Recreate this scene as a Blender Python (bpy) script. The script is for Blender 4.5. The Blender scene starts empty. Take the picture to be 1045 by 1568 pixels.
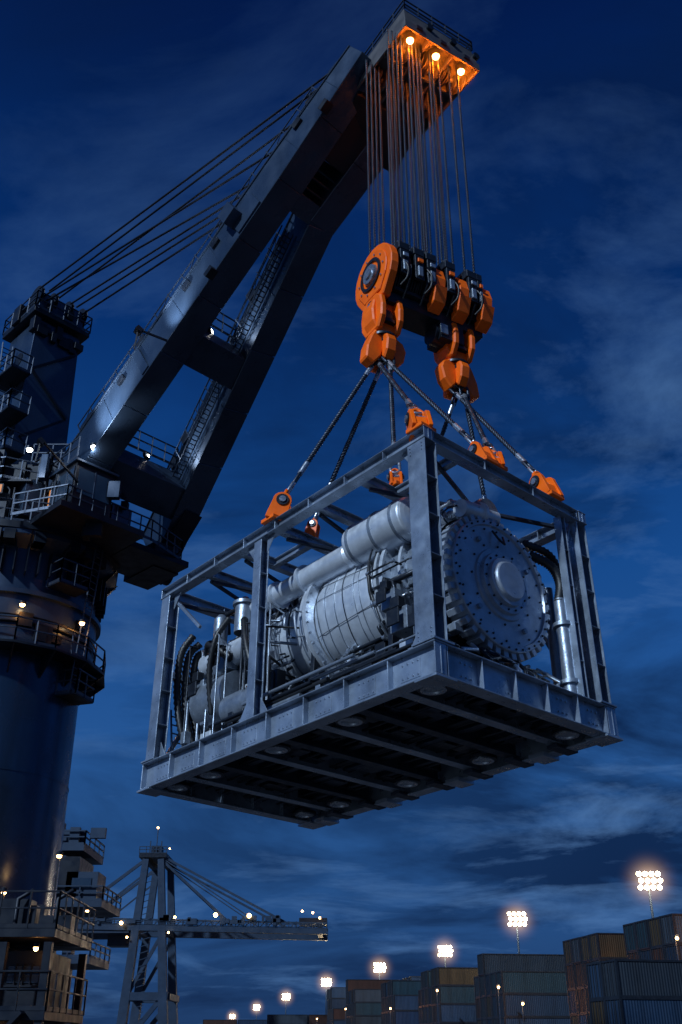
import bpy, math, random, bmesh
from mathutils import Vector, Matrix
V=Vector
random.seed(7)
sc=bpy.context.scene
CZ=2.0

# ------------------------------------------------------------------ materials
def mat(name,col,rough=.45,metal=0.,var=.25,scale=3.,bump=.15,bscale=25.,streak=False,spec=.5):
    m=bpy.data.materials.new(name); m.use_nodes=True
    nt=m.node_tree; N=nt.nodes; L=nt.links
    b=N['Principled BSDF']
    b.inputs['Metallic'].default_value=metal
    b.inputs['Specular IOR Level'].default_value=spec
    tc=N.new('ShaderNodeTexCoord'); mp=N.new('ShaderNodeMapping')
    L.new(tc.outputs['Object'],mp.inputs['Vector'])
    if streak: mp.inputs['Scale'].default_value=(1,1,.12)
    n1=N.new('ShaderNodeTexNoise'); n1.inputs['Scale'].default_value=scale; n1.inputs['Detail'].default_value=8; n1.inputs['Roughness'].default_value=.65
    L.new(mp.outputs[0],n1.inputs['Vector'])
    cr=N.new('ShaderNodeValToRGB')
    cr.color_ramp.elements[0].position=.3; cr.color_ramp.elements[1].position=.7
    d=[c*(1-var) for c in col]; e=[min(1,c*(1+var*.5)) for c in col]
    cr.color_ramp.elements[0].color=(*d,1); cr.color_ramp.elements[1].color=(*e,1)
    L.new(n1.outputs['Fac'],cr.inputs['Fac']); L.new(cr.outputs[0],b.inputs['Base Color'])
    mr=N.new('ShaderNodeMapRange'); mr.inputs['From Min'].default_value=.3; mr.inputs['From Max'].default_value=.7
    mr.inputs['To Min'].default_value=max(.05,rough-.1); mr.inputs['To Max'].default_value=min(1,rough+.15)
    n2=N.new('ShaderNodeTexNoise'); n2.inputs['Scale'].default_value=scale*2.7; n2.inputs['Detail'].default_value=6
    L.new(tc.outputs['Object'],n2.inputs['Vector']); L.new(n2.outputs['Fac'],mr.inputs['Value']); L.new(mr.outputs[0],b.inputs['Roughness'])
    if bump>0:
        n3=N.new('ShaderNodeTexNoise'); n3.inputs['Scale'].default_value=bscale; n3.inputs['Detail'].default_value=5
        L.new(tc.outputs['Object'],n3.inputs['Vector'])
        bp=N.new('ShaderNodeBump'); bp.inputs['Strength'].default_value=bump; bp.inputs['Distance'].default_value=.02
        L.new(n3.outputs['Fac'],bp.inputs['Height']); L.new(bp.outputs[0],b.inputs['Normal'])
    return m
def emis(name,col,st):
    m=bpy.data.materials.new(name); m.use_nodes=True
    nt=m.node_tree; b=nt.nodes['Principled BSDF']
    b.inputs['Base Color'].default_value=(col[0]*.05,col[1]*.05,col[2]*.05,1)
    b.inputs['Emission Color'].default_value=(*col,1); b.inputs['Emission Strength'].default_value=st
    return m
def corr(name,col):
    m=mat(name,col,.6,0,.4,.8,0,streak=True,spec=.25)
    nt=m.node_tree;N=nt.nodes;L=nt.links
    tc=N.new('ShaderNodeTexCoord'); w=N.new('ShaderNodeTexWave'); w.bands_direction='DIAGONAL'
    mp=N.new('ShaderNodeMapping'); mp.inputs['Scale'].default_value=(1,1,0)
    L.new(tc.outputs['Object'],mp.inputs[0]); L.new(mp.outputs[0],w.inputs['Vector']); w.inputs['Scale'].default_value=2.2
    bp=N.new('ShaderNodeBump'); bp.inputs['Strength'].default_value=.5; bp.inputs['Distance'].default_value=.06
    L.new(w.outputs['Fac'],bp.inputs['Height']); L.new(bp.outputs[0],N['Principled BSDF'].inputs['Normal'])
    return m

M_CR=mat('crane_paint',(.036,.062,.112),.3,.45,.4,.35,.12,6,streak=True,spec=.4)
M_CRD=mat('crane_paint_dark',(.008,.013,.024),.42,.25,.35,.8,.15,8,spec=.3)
M_HD=mat('boom_head_steel',(.09,.09,.10),.45,.2,.35,.8,.15,8)
M_BG=mat('distant_crane_paint',(.016,.034,.068),.5,.2,.3,.3,0,spec=.3)
M_RAIL=mat('rail_steel',(.03,.045,.075),.4,.5,.2,4,0)
M_PED=mat('pedestal_paint',(.028,.058,.11),.22,.6,.35,.35,.1,2,streak=True)
M_FR=mat('frame_galv',(.30,.37,.47),.30,.6,.5,.9,.2,30)
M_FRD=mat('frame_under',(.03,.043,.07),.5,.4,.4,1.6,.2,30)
M_AL=mat('turbine_silver',(.66,.72,.80),.37,.55,.2,1.6,.2,7)
M_DISC=mat('flange_steel',(.40,.46,.55),.36,.55,.3,1.5,.2,12)
M_AL2=mat('turbine_steel',(.27,.32,.39),.36,.65,.3,2.5,.3,20)
M_DK=mat('dark_machinery',(.018,.024,.036),.4,.5,.4,3,.2,20)
M_BLK=mat('black_rubber',(.008,.010,.014),.45,0,.3,6,.2,30)
M_OR=mat('orange_paint',(1.0,.135,.001),.42,.0,.25,1.6,.12,14,spec=.35)
M_ROPE=mat('wire_rope',(.04,.052,.075),.4,.6,.3,10,0)
M_BOLT=mat('bolt_steel',(.40,.45,.52),.3,.8,.2,6,0)
M_GL=mat('window_glass',(.02,.035,.06),.08,0,.1,2,0,spec=.9)
E_OR=emis('lamp_orange',(1,.5,.13),40)
E_WM=emis('lamp_warm',(1,.55,.2),20)
E_WH=emis('lamp_white',(1,.95,.85),25)
E_WIN=emis('window_light',(1,.36,.07),.55)
E_FL=emis('flood_lamp',(1,.80,.52),60)

# ------------------------------------------------------------------ mesh builder
def fr(axis,up=V((0,0,1))):
    z=V(axis).normalized(); up=V(up)
    if abs(z.dot(up.normalized()))>.99: up=V((0,1,0)) if abs(z.y)<.9 else V((1,0,0))
    x=up.cross(z).normalized(); y=z.cross(x).normalized()
    return x,y,z
class MB:
    def __init__(s): s.v=[];s.f=[];s.m=[];s.s=[];s.mats=[]
    def mi(s,m):
        if m not in s.mats: s.mats.append(m)
        return s.mats.index(m)
    def add(s,vs,fs,m,sm=False):
        o=len(s.v); s.v+= [tuple(p) for p in vs]; k=s.mi(m)
        for f in fs: s.f.append([i+o for i in f]); s.m.append(k); s.s.append(sm)
    def hexa(s,c,m):
        s.add(c,[(3,2,1,0),(4,5,6,7),(0,1,5,4),(1,2,6,5),(2,3,7,6),(3,0,4,7)],m)
    def box(s,c,sz,m,ax=None):
        c=V(c); X,Y,Z=ax if ax else (V((1,0,0)),V((0,1,0)),V((0,0,1)))
        a,b,d=[t/2 for t in sz]
        s.hexa([c+X*i*a+Y*j*b+Z*k*d for k in(-1,1) for i,j in((-1,-1),(1,-1),(1,1),(-1,1))],m)
    def beam(s,p0,p1,w,h,m,up=(0,0,1),w1=None,h1=None):
        p0=V(p0);p1=V(p1); x,y,z=fr(p1-p0,up); w1=w if w1 is None else w1; h1=h if h1 is None else h1
        cs=[]
        for p,a,b in((p0,w/2,h/2),(p1,w1/2,h1/2)):
            cs+=[p+x*i*a+y*j*b for i,j in((-1,-1),(1,-1),(1,1),(-1,1))]
        s.hexa(cs,m)
    def ibeam(s,p0,p1,w,h,m,up=(0,0,1),tf=.04,tw=.03,st=0):
        p0=V(p0);p1=V(p1);x,y,z=fr(p1-p0,up)
        o=y*(h/2-tf/2)
        s.beam(p0+o,p1+o,w,tf,m,up); s.beam(p0-o,p1-o,w,tf,m,up)
        s.beam(p0,p1,tw,h-2*tf-.002,m,up)
        if st:
            L=(p1-p0).length; n=max(1,int(L/st))
            for i in range(n+1):
                c=p0+z*(L*(i+.02 if i==0 else (i-.02 if i==n else i))/n)
                s.box(c,(w-.03,h-2*tf-.004,.03),m,(x,y,z))
    def cyl(s,p0,p1,r,m,r1=None,n=20,cap=True,sm=True):
        p0=V(p0);p1=V(p1); r1=r if r1 is None else r1; x,y,z=fr(p1-p0)
        A=[];B=[]
        for i in range(n):
            a=2*math.pi*i/n; d=x*math.cos(a)+y*math.sin(a); A.append(p0+d*r); B.append(p1+d*r1)
        s.add(A+B,[(i,(i+1)%n,n+(i+1)%n,n+i) for i in range(n)],m,sm)
        if cap:
            if r>0: s.add(A,[list(range(n-1,-1,-1))],m)
            if r1>0: s.add(B,[list(range(n))],m)
    def lathe(s,o,ax,prof,m,n=48):
        o=V(o);x,y,z=fr(ax)
        for (t0,r0),(t1,r1) in zip(prof,prof[1:]):
            A=[];B=[]
            for i in range(n):
                a=2*math.pi*i/n; d=x*math.cos(a)+y*math.sin(a)
                A.append(o+z*t0+d*r0);B.append(o+z*t1+d*r1)
            flat=abs(t0-t1)<1e-6
            if r1<1e-6: s.add(A+[o+z*t1],[(i,(i+1)%n,n) for i in range(n)],m,not flat)
            elif r0<1e-6: s.add(B+[o+z*t0],[((i+1)%n,i,n) for i in range(n)],m,not flat)
            else: s.add(A+B,[(i,(i+1)%n,n+(i+1)%n,n+i) for i in range(n)],m,not flat)
    def tube(s,pts,r,m,n=8,cap=True,closed=False,rf=None):
        pts=[V(p) for p in pts]; K=len(pts)
        if K<2:return
        t=(pts[1]-pts[0]).normalized(); x,y,_=fr(t); vs=[]
        for i,p in enumerate(pts):
            if closed: t2=(pts[(i+1)%K]-pts[i-1]).normalized()
            else: t2=(pts[min(i+1,K-1)]-pts[max(i-1,0)]).normalized()
            q=t.rotation_difference(t2); x=q@x; y=q@y; t=t2
            rr=r if rf is None else rf(i)
            for k in range(n):
                a=2*math.pi*k/n; vs.append(p+(x*math.cos(a)+y*math.sin(a))*rr)
        fs=[]
        for i in range(K if closed else K-1):
            j=(i+1)%K
            for k in range(n): fs.append((i*n+k,i*n+(k+1)%n,j*n+(k+1)%n,j*n+k))
        s.add(vs,fs,m,True)
        if cap and not closed:
            s.add(vs[:n],[list(range(n-1,-1,-1))],m); s.add(vs[-n:],[list(range(n))],m)
    def prism(s,poly,o,ax,ay,az,th,m):
        o=V(o);n=len(poly)
        A=[o+ax*p[0]+ay*p[1]-az*th/2 for p in poly];B=[o+ax*p[0]+ay*p[1]+az*th/2 for p in poly]
        s.add(A+B,[list(range(n-1,-1,-1)),[n+i for i in range(n)]]+[(i,(i+1)%n,n+(i+1)%n,n+i) for i in range(n)],m)
    def rail(s,pts,m=None,h=1.1,sp=1.4,r=.028,closed=False,mid=(.55,)):
        m=m or M_RAIL; P=[V(p) for p in pts]
        if closed:P=P+[P[0]]
        for a,b in zip(P,P[1:]):
            L=(b-a).length; k=max(1,round(L/sp))
            for i in range(k+1):
                p=a.lerp(b,i/k); s.beam(p,p+V((0,0,h)),2*r,2*r,m)
            for z in (h,)+tuple(h*q for q in mid):
                s.beam(a+V((0,0,z)),b+V((0,0,z)),2*r,2*r,m)
            s.beam(a+V((0,0,.08)),b+V((0,0,.08)),.02,.14,m)
    def obj(s,name,parent=None,bevel=0,M=None):
        me=bpy.data.meshes.new(name); me.from_pydata(s.v,[],s.f)
        for m in s.mats: me.materials.append(m)
        me.polygons.foreach_set('material_index',s.m); me.polygons.foreach_set('use_smooth',s.s); me.update()
        o=bpy.data.objects.new(name,me); sc.collection.objects.link(o)
        if parent: o.parent=parent
        if M: o.matrix_world=M
        if bevel:
            b=o.modifiers.new('bevel','BEVEL'); b.width=bevel; b.segments=1; b.limit_method='ANGLE'; b.angle_limit=.7
        return o
def empty(name,M=None):
    e=bpy.data.objects.new(name,None); sc.collection.objects.link(e)
    if M: e.matrix_world=M
    return e
def catmull(P,k=8):
    P=[V(p) for p in P]; Q=[P[0]*2-P[1]]+P+[P[-1]*2-P[-2]]; out=[]
    for i in range(1,len(Q)-2):
        a,b,c,d=Q[i-1:i+3]
        for j in range(k):
            t=j/k; out.append(.5*((2*b)+(c-a)*t+(2*a-5*b+4*c-d)*t*t+(3*b-a-3*c+d)*t**3))
    out.append(P[-1]); return out
def rope(mb,p0,p1,r,m,pitch=.35,strands=3,seg=7,n=4,sag=0):
    p0=V(p0);p1=V(p1);L=(p1-p0).length;x,y,z=fr(p1-p0); K=int(L/pitch*seg)
    for s_ in range(strands):
        ph=2*math.pi*s_/strands; pts=[]
        for i in range(K+1):
            t=i/K; a=ph+t*L/pitch*2*math.pi
            pts.append(p0.lerp(p1,t)+(x*math.cos(a)+y*math.sin(a))*r*.52+V((0,0,-sag*4*t*(1-t))))
        mb.tube(pts,r*.55,m,n)
def plight(name,p,e,col,r=.15,parent=None):
    l=bpy.data.lights.new(name,'POINT'); l.energy=e; l.color=col; l.shadow_soft_size=r
    o=bpy.data.objects.new(name,l); sc.collection.objects.link(o); o.location=p
    if parent:o.parent=parent
    return o
def slight(name,p,tgt,e,col,ang=80,r=.2,parent=None):
    l=bpy.data.lights.new(name,'SPOT'); l.energy=e; l.color=col; l.shadow_soft_size=r; l.spot_size=math.radians(ang); l.spot_blend=.9
    o=bpy.data.objects.new(name,l); sc.collection.objects.link(o)
    o.location=p; o.rotation_mode='QUATERNION'; o.rotation_quaternion=(V(p)-V(tgt)).to_track_quat('Z','Y')
    if parent:o.parent=parent
    return o

# ================================================================== LIFTED MODULE
W,LL,H=6.57,12.0,6.53
def R3(a,ax): return Matrix.Rotation(math.radians(a),3,ax)
Rm=R3(-2.68,'X')@R3(131.05,'Z')
cx,cy,cz=Rm@V((0,-1,0)),Rm@V((1,0,0)),Rm@V((0,0,1))
LM=Matrix(((cx.x,cy.x,cz.x,2.01),(cx.y,cy.y,cz.y,19.8),(cx.z,cy.z,cz.z,6.93+CZ),(0,0,0,1)))
frame=empty('steel_lifting_frame',LM)
b=MB()
hb=.8
for x in (.2,W-.2): b.ibeam((x,0,hb/2),(x,LL,hb/2),.4,hb,M_FR,st=1.48)
for y in (.2,LL-.2): b.ibeam((.4,y,hb/2),(W-.4,y,hb/2),.396,hb-.006,M_FR,st=1.15)
b.obj('base_beams',frame,.012)
b=MB()
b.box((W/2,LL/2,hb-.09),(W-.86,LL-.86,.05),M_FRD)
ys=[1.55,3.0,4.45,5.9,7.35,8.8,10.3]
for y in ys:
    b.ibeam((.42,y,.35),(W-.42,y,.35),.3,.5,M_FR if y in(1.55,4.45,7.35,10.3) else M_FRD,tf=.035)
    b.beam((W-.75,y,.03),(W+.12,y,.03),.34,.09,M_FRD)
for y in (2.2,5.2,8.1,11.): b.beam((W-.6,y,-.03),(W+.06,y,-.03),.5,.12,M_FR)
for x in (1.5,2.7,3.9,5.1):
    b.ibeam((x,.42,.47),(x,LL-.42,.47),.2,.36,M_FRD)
for i in range(34):
    x=random.uniform(.8,5.6);y=random.uniform(.8,11.2)
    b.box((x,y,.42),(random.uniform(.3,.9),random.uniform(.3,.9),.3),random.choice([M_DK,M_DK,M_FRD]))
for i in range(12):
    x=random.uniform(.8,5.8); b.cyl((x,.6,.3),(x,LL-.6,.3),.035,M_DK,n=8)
b.obj('deck_underside',frame,.008)
b=MB()
for x in (.85,W-.95):
    for y in (.9,3.7,6.6,9.6,11.3):
        b.lathe((x,y,.22),(0,0,-1),[(0,.3),(.14,.3),(.14,.22),(.10,.2),(.10,.0)],M_BOLT,28)
        b.lathe((x,y,.2),(0,0,-1),[(0,.38),(.09,.38),(.09,.3)],M_DK,28)
b.obj('underside_pads',frame)
b=MB()
for x in (0,W):
    for y in (0,LL):
        sx=1 if x==0 else -1; sy=1 if y==0 else -1
        b.box((x+sx*.28,y+sy*.28,-.03),(.66,.66,.06),M_FR)
        b.box((x+sx*.3,y+sy*.32,hb+.03),(.66,.7,.05),M_FR)
for y in (.75,2.2,3.75,5.2,6.7,8.1,9.6,10.9):
    b.box((.178,y+.18,.4),(.012,.62,.46),M_FR)
    for k in range(4): 
        for z in (.24,.56): b.cyl((.172,y-.06+.16*k,z),(.155,y-.06+.16*k,z),.026,M_BOLT,n=6)
for x in (1.0,2.6,4.4,5.6):
    for k in range(3):
        for z in (.24,.56): b.cyl((x+.16*k,.185,z),(x+.16*k,.155,z),.026,M_BOLT,n=6)
b.obj('corner_plates',frame,.008)
b=MB()
def post(x,y,wx,wy,z0,z1,t=.035):
    b.box((x-wx/2+t/2,y,(z0+z1)/2),(t,wy,z1-z0),M_FR)
    b.box((x+wx/2-t/2,y,(z0+z1)/2),(t,wy,z1-z0),M_FR)
    b.box((x,y,(z0+z1)/2),(wx-2*t-.002,t,z1-z0),M_FR)
    for k in range(1,5):
        z=z0+(z1-z0)*k/5
        b.box((x,y-wy/4-.01,z),(wx-2*t-.004,wy/2-.03,.03),M_FR)
        b.box((x,y+wy/4+.01,z),(wx-2*t-.004,wy/2-.03,.03),M_FR)
zt=H-.36
post(.26,.32,.42,.6,hb+.055,zt); post(W-.26,.32,.42,.52,hb+.055,zt)
post(.26,LL-.3,.4,.46,hb+.055,zt); post(W-.26,LL-.3,.4,.46,hb+.055,zt)
post(.22,6.8,.3,.34,hb+.002,zt); post(W-.22,6.8,.3,.34,hb+.002,zt)
post(W-.95,.28,.22,.24,hb+.002,zt)
for (x,y) in ((.24,.32),(.24,LL-.3),(.22,6.8),(W-.24,.32)):
    for sy in (-1,1):
        if (y<1 and sy<0) or (y>11 and sy>0): continue
        b.prism([(0,0),(.35*sy,0),(0,.5)],(x-.02,y+sy*.3,hb+.06),V((0,1,0)),V((0,0,1)),V((1,0,0)),.03,M_FR)
        b.prism([(0,0),(.35*sy,0),(0,-.5)],(x-.02,y+sy*.3,zt-.005),V((0,1,0)),V((0,0,1)),V((1,0,0)),.03,M_FR)
for z0 in (hb+.12,zt-.3):
    for k in range(3):
        for yy in (.12,.52): b.cyl((.052,yy,z0+.1*k),(.03,yy,z0+.1*k),.022,M_BOLT,n=6)
b.obj('posts',frame,.010)
b=MB()
zc=H-.18
for x in (.2,W-.2): b.ibeam((x,0,zc),(x,LL,zc),.34,.36,M_FR,st=1.5,tf=.03)
for y in (.18,LL-.18): b.ibeam((.38,y,zc),(W-.38,y,zc),.32,.35,M_FR,st=1.6,tf=.03)
for y in (2.6,4.4,6.1,7.9,9.7): b.ibeam((.38,y,zc),(W-.38,y,zc),.24,.3,M_FR,tf=.03)
b.ibeam((1.5,.36,zc-.02),(1.5,2.47,zc-.02),.2,.26,M_FR)
b.ibeam((1.5,6.23,zc-.02),(1.5,7.77,zc-.02),.2,.26,M_FR)
for y0,y1 in ((.4,2.5),(4.5,6.0),(8.0,9.6),(9.8,11.7)):
    b.beam((.5,y0,zc-.2),(W-.5,y1,zc-.2),.1,.1,M_FRD)
    b.beam((.5,y1,zc-.32),(W-.5,y0,zc-.32),.1,.1,M_FRD)
b.beam((W-.3,.7,hb+.2),(W-.3,3.0,zt-.1),.12,.12,M_FR,up=(1,0,0))
b.beam((.3,11.5,zt-.1),(.3,9.9,zt-1.6),.1,.1,M_FR,up=(1,0,0))
b.beam((W-.3,11.4,hb+.2),(W-.3,7.0,zt-.1),.12,.12,M_FR,up=(1,0,0))
b.beam((.6,LL-.3,hb+.2),(3.2,LL-.3,zt-.1),.12,.12,M_FR,up=(0,1,0))
b.beam((W-.6,LL-.3,hb+.2),(3.4,LL-.3,zt-.1),.12,.12,M_FR,up=(0,1,0))
b.beam((W-1.0,.3,zt-1.2),(W-.45,.3,zt-.05),.09,.09,M_FR,up=(0,1,0))
b.beam((.5,LL-.3,3.6),(W-.5,LL-.3,3.6),.2,.2,M_FR)
b.obj('top_frame',frame,.010)

pade=MB(); AX=V((1,0,0));AY=V((0,1,0));AZ=V((0,0,1))
def lobes(w,h,r,n=10):
    P=[(-w/2,0),(w/2,0),(w/2,.12)]
    for i in range(n+1):
        a=-.2+(math.pi+.4)*i/n; P.append((r*math.cos(a),h-r+r*math.sin(a)))
    P.append((-w/2,.12)); return P
def padeye(p,dirw,sc_=1.):
    p=V(p); d=(V(dirw)-p); d=V((d.x,d.y,max(.1,d.z))).normalized()
    hz=V((d.x,d.y,0)).normalized(); up=(AZ*.5+d*.8).normalized(); side=hz.cross(AZ).normalized()
    fx=side.cross(up).normalized()
    for s_ in(-1,1):
        pade.prism(lobes(.52*sc_,.82*sc_,.24*sc_),p+side*s_*.19*sc_,fx,up,side,.1*sc_,M_OR)
        c=p+up*.58*sc_+side*s_*.25*sc_
        pade.cyl(c,c+side*s_*.03,.16*sc_,M_DK,n=18)
        pade.cyl(c,c+side*s_*.07,.09*sc_,M_BOLT,n=8,sm=False)
    pade.box(p+AZ*.05,(.5*sc_,.5*sc_,.12),M_OR)
    pade.box(p+up*.2*sc_,(.42*sc_,.27*sc_,.36*sc_),M_OR,(fx,side,up))
    c=p+up*.6*sc_
    pade.cyl(c-side*.26*sc_,c+side*.26*sc_,.09*sc_,M_BOLT,n=14)
    pts=[c+side*.13*sc_,c+side*.17*sc_+up*.25*sc_,c+up*.42*sc_,c-side*.17*sc_+up*.25*sc_,c-side*.13*sc_]
    pade.tube(catmull(pts,5),.055*sc_,M_OR,8)
    return c+up*.3*sc_
WI=LM.inverted()
ang=math.radians(30)
e=V((math.cos(ang),math.sin(ang),0)); yb=V((0,0,1)).cross(e)
BM=Matrix(((e.x,yb.x,0,2.87),(e.y,yb.y,0,26.35),(0,0,1,22.9+CZ),(0,0,0,1)))
hkL=BM@V((-1.72,0,-3.35)); hkR=BM@V((1.2,0,-3.55))
targets=[((.2,6.2,H),hkL,1.15),((1.5,6.15,H-.03),hkL,.7),((1.5,2.5,H-.03),hkL,.7),((.25,.3,H),hkL,1.1),((2.55,.2,H),hkL,.95),
         ((2.95,.22,H),hkR,.95),((5.2,.2,H),hkR,1.15),((5.0,6.1,H),hkR,.8),((6.3,3.2,H),hkR,.8)]
ends=[]
for t,hk,s_ in targets:
    c=padeye(t,WI@hk,s_); ends.append((LM@c,hk,s_))
pade.obj('padeyes',frame,.025)

def link(mb,c,d,ln,wd,r,m):
    d=V(d).normalized(); x,y,_=fr(d); pts=[]
    for i in range(20):
        a=2*math.pi*i/20; ca,sa=math.cos(a),math.sin(a)
        pts.append(c+d*(ca*(wd/2)+(ln/2-wd/2)*(1 if ca>0 else -1))+x*sa*wd/2)
    mb.tube(pts,r,m,8,closed=True)
for i,(en,hk,s_) in enumerate(ends):
    mb=MB(); d=(hk-en).normalized(); off=V(((i%3-1)*.2,(i%2)*.2-.1,0))
    h2=hk+off; d=(h2-en).normalized()
    link(mb,en+d*.2,d,.55,.26,.05,M_BOLT)
    link(mb,en+d*.62,d,.5,.22,.045,M_ROPE)
    mb.cyl(en+d*.82,en+d*1.3,.085,M_BOLT,n=10)
    rope(mb,en+d*1.25,h2-d*.8,.078,M_ROPE,.34)
    mb.cyl(h2-d*.85,h2-d*.4,.08,M_BOLT,n=10)
    link(mb,h2-d*.2,d,.6,.26,.05,M_ROPE)
    mb.obj('wire_rope_sling')

# ================================================================== TURBINE
turb=empty('industrial_turbine',LM)
b=MB()
o=V((3.35,1.1,3.48)); ax=V((0,-1,0))
b.lathe(o,ax,[(-.4,1.3),(-.4,1.74),(.05,1.74),(.05,1.8),(.42,1.8),(.44,1.78),(.44,1.66),(.38,1.64),(.38,.98),(.44,.96),(.44,.84),(.54,.82),(.54,.66),(.64,.64),(.64,.54),(.72,.51),(.74,.48),(.74,0)],M_DISC,80)
b.obj('end_flange',turb)
b=MB()
for i in range(40):
    a=2*math.pi*i/40; d=V((math.cos(a),0,math.sin(a))); t=V((-math.sin(a),0,math.cos(a)))
    b.box(o+d*1.87+AY*-.14,(.2,.17,.44),M_DISC,(d,t,AY))
    b.box(o+d*1.87+AY*.22,(.16,.09,.22),M_DK,(d,t,AY))
b.obj('flange_teeth',turb,.012)
b=MB()
def bolts(o,ax,R,n,r,h,t,m=None):
    x,y,z=fr(ax)
    for i in range(n):
        a=2*math.pi*i/n; p=V(o)+z*t+(x*math.cos(a)+y*math.sin(a))*R
        b.cyl(p,p+z*h,r,m or M_BOLT,n=8,sm=False)
bolts(o,ax,1.54,20,.028,.03,.38,M_DK); bolts(o,ax,1.1,12,.03,.03,.38,M_DK); bolts(o,ax,.74,16,.028,.03,.54,M_DK); bolts(o,ax,1.73,40,.028,.03,.44,M_DK)
for k in (0.6,2.2,3.9,5.3):
    p=o+V((math.cos(k)*1.3,-.38,math.sin(k)*1.3)); b.cyl(p,p+ax*.08,.07,M_AL2,n=16)
b.tube([o+V((-.2,-.42,1.5)),o+V((-.1,-.55,1.2)),o+V((.1,-.55,1.15)),o+V((.2,-.42,1.45))],.03,M_DK,6)
C=V((3.0,0,3.95))
def ring(y,R,th=.12,n=36,m=M_AL,r=.035):
    b.lathe(C+AY*y,AY,[(-th/2,R-.35),(-th/2,R),(th/2,R),(th/2,R-.35)],m,64)
    for i in range(n):
        a=2*math.pi*i/n; p=C+AY*y+V((math.cos(a),0,math.sin(a)))*(R-.07)
        b.cyl(p-AY*(th/2+.05),p+AY*(th/2+.05),r,M_BOLT,n=6,sm=False)
for y,R,th in ((1.75,1.72,.12),(2.35,1.66,.1),(2.9,1.8,.13),(3.12,1.82,.13),(6.0,1.82,.14),(6.25,1.74,.12),(8.75,1.45,.12),(8.98,1.4,.1),(10.5,1.1,.1)):
    ring(y,R,th)
b.obj('bolted_rings',turb)
b=MB()
b.lathe(C,AY,[(1.2,1.45),(2.7,1.5),(2.9,1.5)],M_AL2,64)
b.lathe(C,AY,[(3.2,1.3),(3.2,1.58),(3.45,1.64),(4.1,1.66),(4.12,1.635),(4.9,1.64),(4.92,1.66),(5.6,1.63),(5.9,1.5)],M_AL,80)
b.lathe(C,AY,[(6.3,1.3),(6.5,1.38),(7.6,1.38),(7.62,1.35),(8.6,1.32),(8.7,1.1)],M_AL,72)
b.lathe(C,AY,[(9.0,1.1),(9.3,1.0),(10.4,.92),(10.6,.92),(10.6,1.0),(11.1,.95),(11.3,.6),(11.3,0)],M_AL2,48)
for y in (3.42,3.9,4.11,4.55,4.91,5.3,5.62):
    P=[C+AY*(y+.03*math.sin(5*a))+V((math.cos(a),0,math.sin(a)))*1.668 for a in [2*math.pi*i/60 for i in range(60)]]
    b.tube(P,.011,M_AL2 if y not in (3.42,4.55,5.62) else M_DK,5,closed=True)
for k in range(14):
    a=2*math.pi*k/14+random.uniform(-.15,.15); da=random.uniform(-.45,.45)
    b.tube([C+AY*(3.25+2.55*t)+V((math.cos(a+da*t),0,math.sin(a+da*t)))*(1.668-(.0 if .1<t<.9 else .08)) for t in [i/8 for i in range(9)]],.009,random.choice([M_DK,M_AL2]),5)
for y in (6.7,7.3,7.9,8.5):
    b.lathe(C+AY*y,AY,[(-.02,1.35),(-.02,1.41),(.02,1.41),(.02,1.35)],M_AL2,48)
b.obj('casing',turb,0)
b=MB()
U=V((1.5,0,5.3))
def capsule(o,ax,L_,r,m,n=40):
    pr=[(-.32*r,0)]+[(-.32*r*math.cos(t),r*math.sin(t)) for t in (.25,.5,.8,1.1,1.35)]+[(0,r)]
    pr+=[(L_,r)]+[(L_+.32*r*math.cos(t),r*math.sin(t)) for t in (1.35,1.1,.8,.5,.25)]+[(L_+.32*r,0)]
    b.lathe(o,ax,pr,m,n)
capsule(U+AY*1.95,AY,2.1,.6,M_AL)
for y in (2.2,3.0,3.9): b.lathe(U+AY*y,AY,[(-.04,.58),(-.04,.635),(.04,.635),(.04,.58)],M_AL2,40)
b.lathe(U+V((.05,0,-.1)),AY,[(4.1,.25),(4.4,.38),(6.3,.36),(6.3,.46),(6.4,.46),(6.4,.34),(7.6,.32),(7.6,.42),(7.7,.42),(7.7,.28),(8.9,.24)],M_AL,36)
capsule(V((3.6,4.6,5.75)),AY,2.0,.4,M_AL2)
capsule(V((4.6,2.0,5.3)),AY,3.4,.45,M_AL)
b.lathe((3.2,.75,5.65),AY,[(0,0),(0,.36),(.1,.4),(.8,.4),(.8,.48),(.9,.48),(.9,.3),(1.5,.3)],M_AL2,32)
b.lathe((2.2,.9,5.4),(1,0,.15),[(0,0),(0,.24),(.7,.24),(.7,.32),(.8,.32),(.8,.2),(1.4,.2)],M_AL,28)
b.lathe((1.35,9.1,4.4),AZ,[(0,.3),(.9,.3),(.9,.38),(1.0,.38),(1.0,.2),(1.2,.1),(1.2,0)],M_AL2,28)
b.lathe((1.25,10.2,4.2),AZ,[(0,.22),(1.0,.22),(1.15,.1),(1.2,0)],M_AL2,24)
b.lathe((1.2,8.3,1.9),AY,[(-.6,0),(-.6,.5),(.9,.5),(.9,0)],M_AL2,32)
b.lathe((1.6,10.2,2.6),AY,[(-.9,0),(-.8,.75),(.8,.78),(1.0,.5),(1.05,0)],M_AL2,40)
b.lathe((1.45,10.0,3.9),AY,[(-2.0,0),(-2.0,.4),(1.0,.42),(1.2,.2),(1.2,0)],M_AL,36)
b.lathe((5.55,.55,.8),AZ,[(0,.2),(.5,.2),(.5,.28),(.6,.28),(.6,.19),(2.1,.19),(2.1,.27),(2.2,.27),(2.2,.17),(2.9,.17)],M_AL2,24)
b.lathe((5.95,1.2,.8),AZ,[(0,.14),(3.6,.14)],M_AL2,20)
b.obj('vessels_and_ducts',turb)
b=MB()
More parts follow.
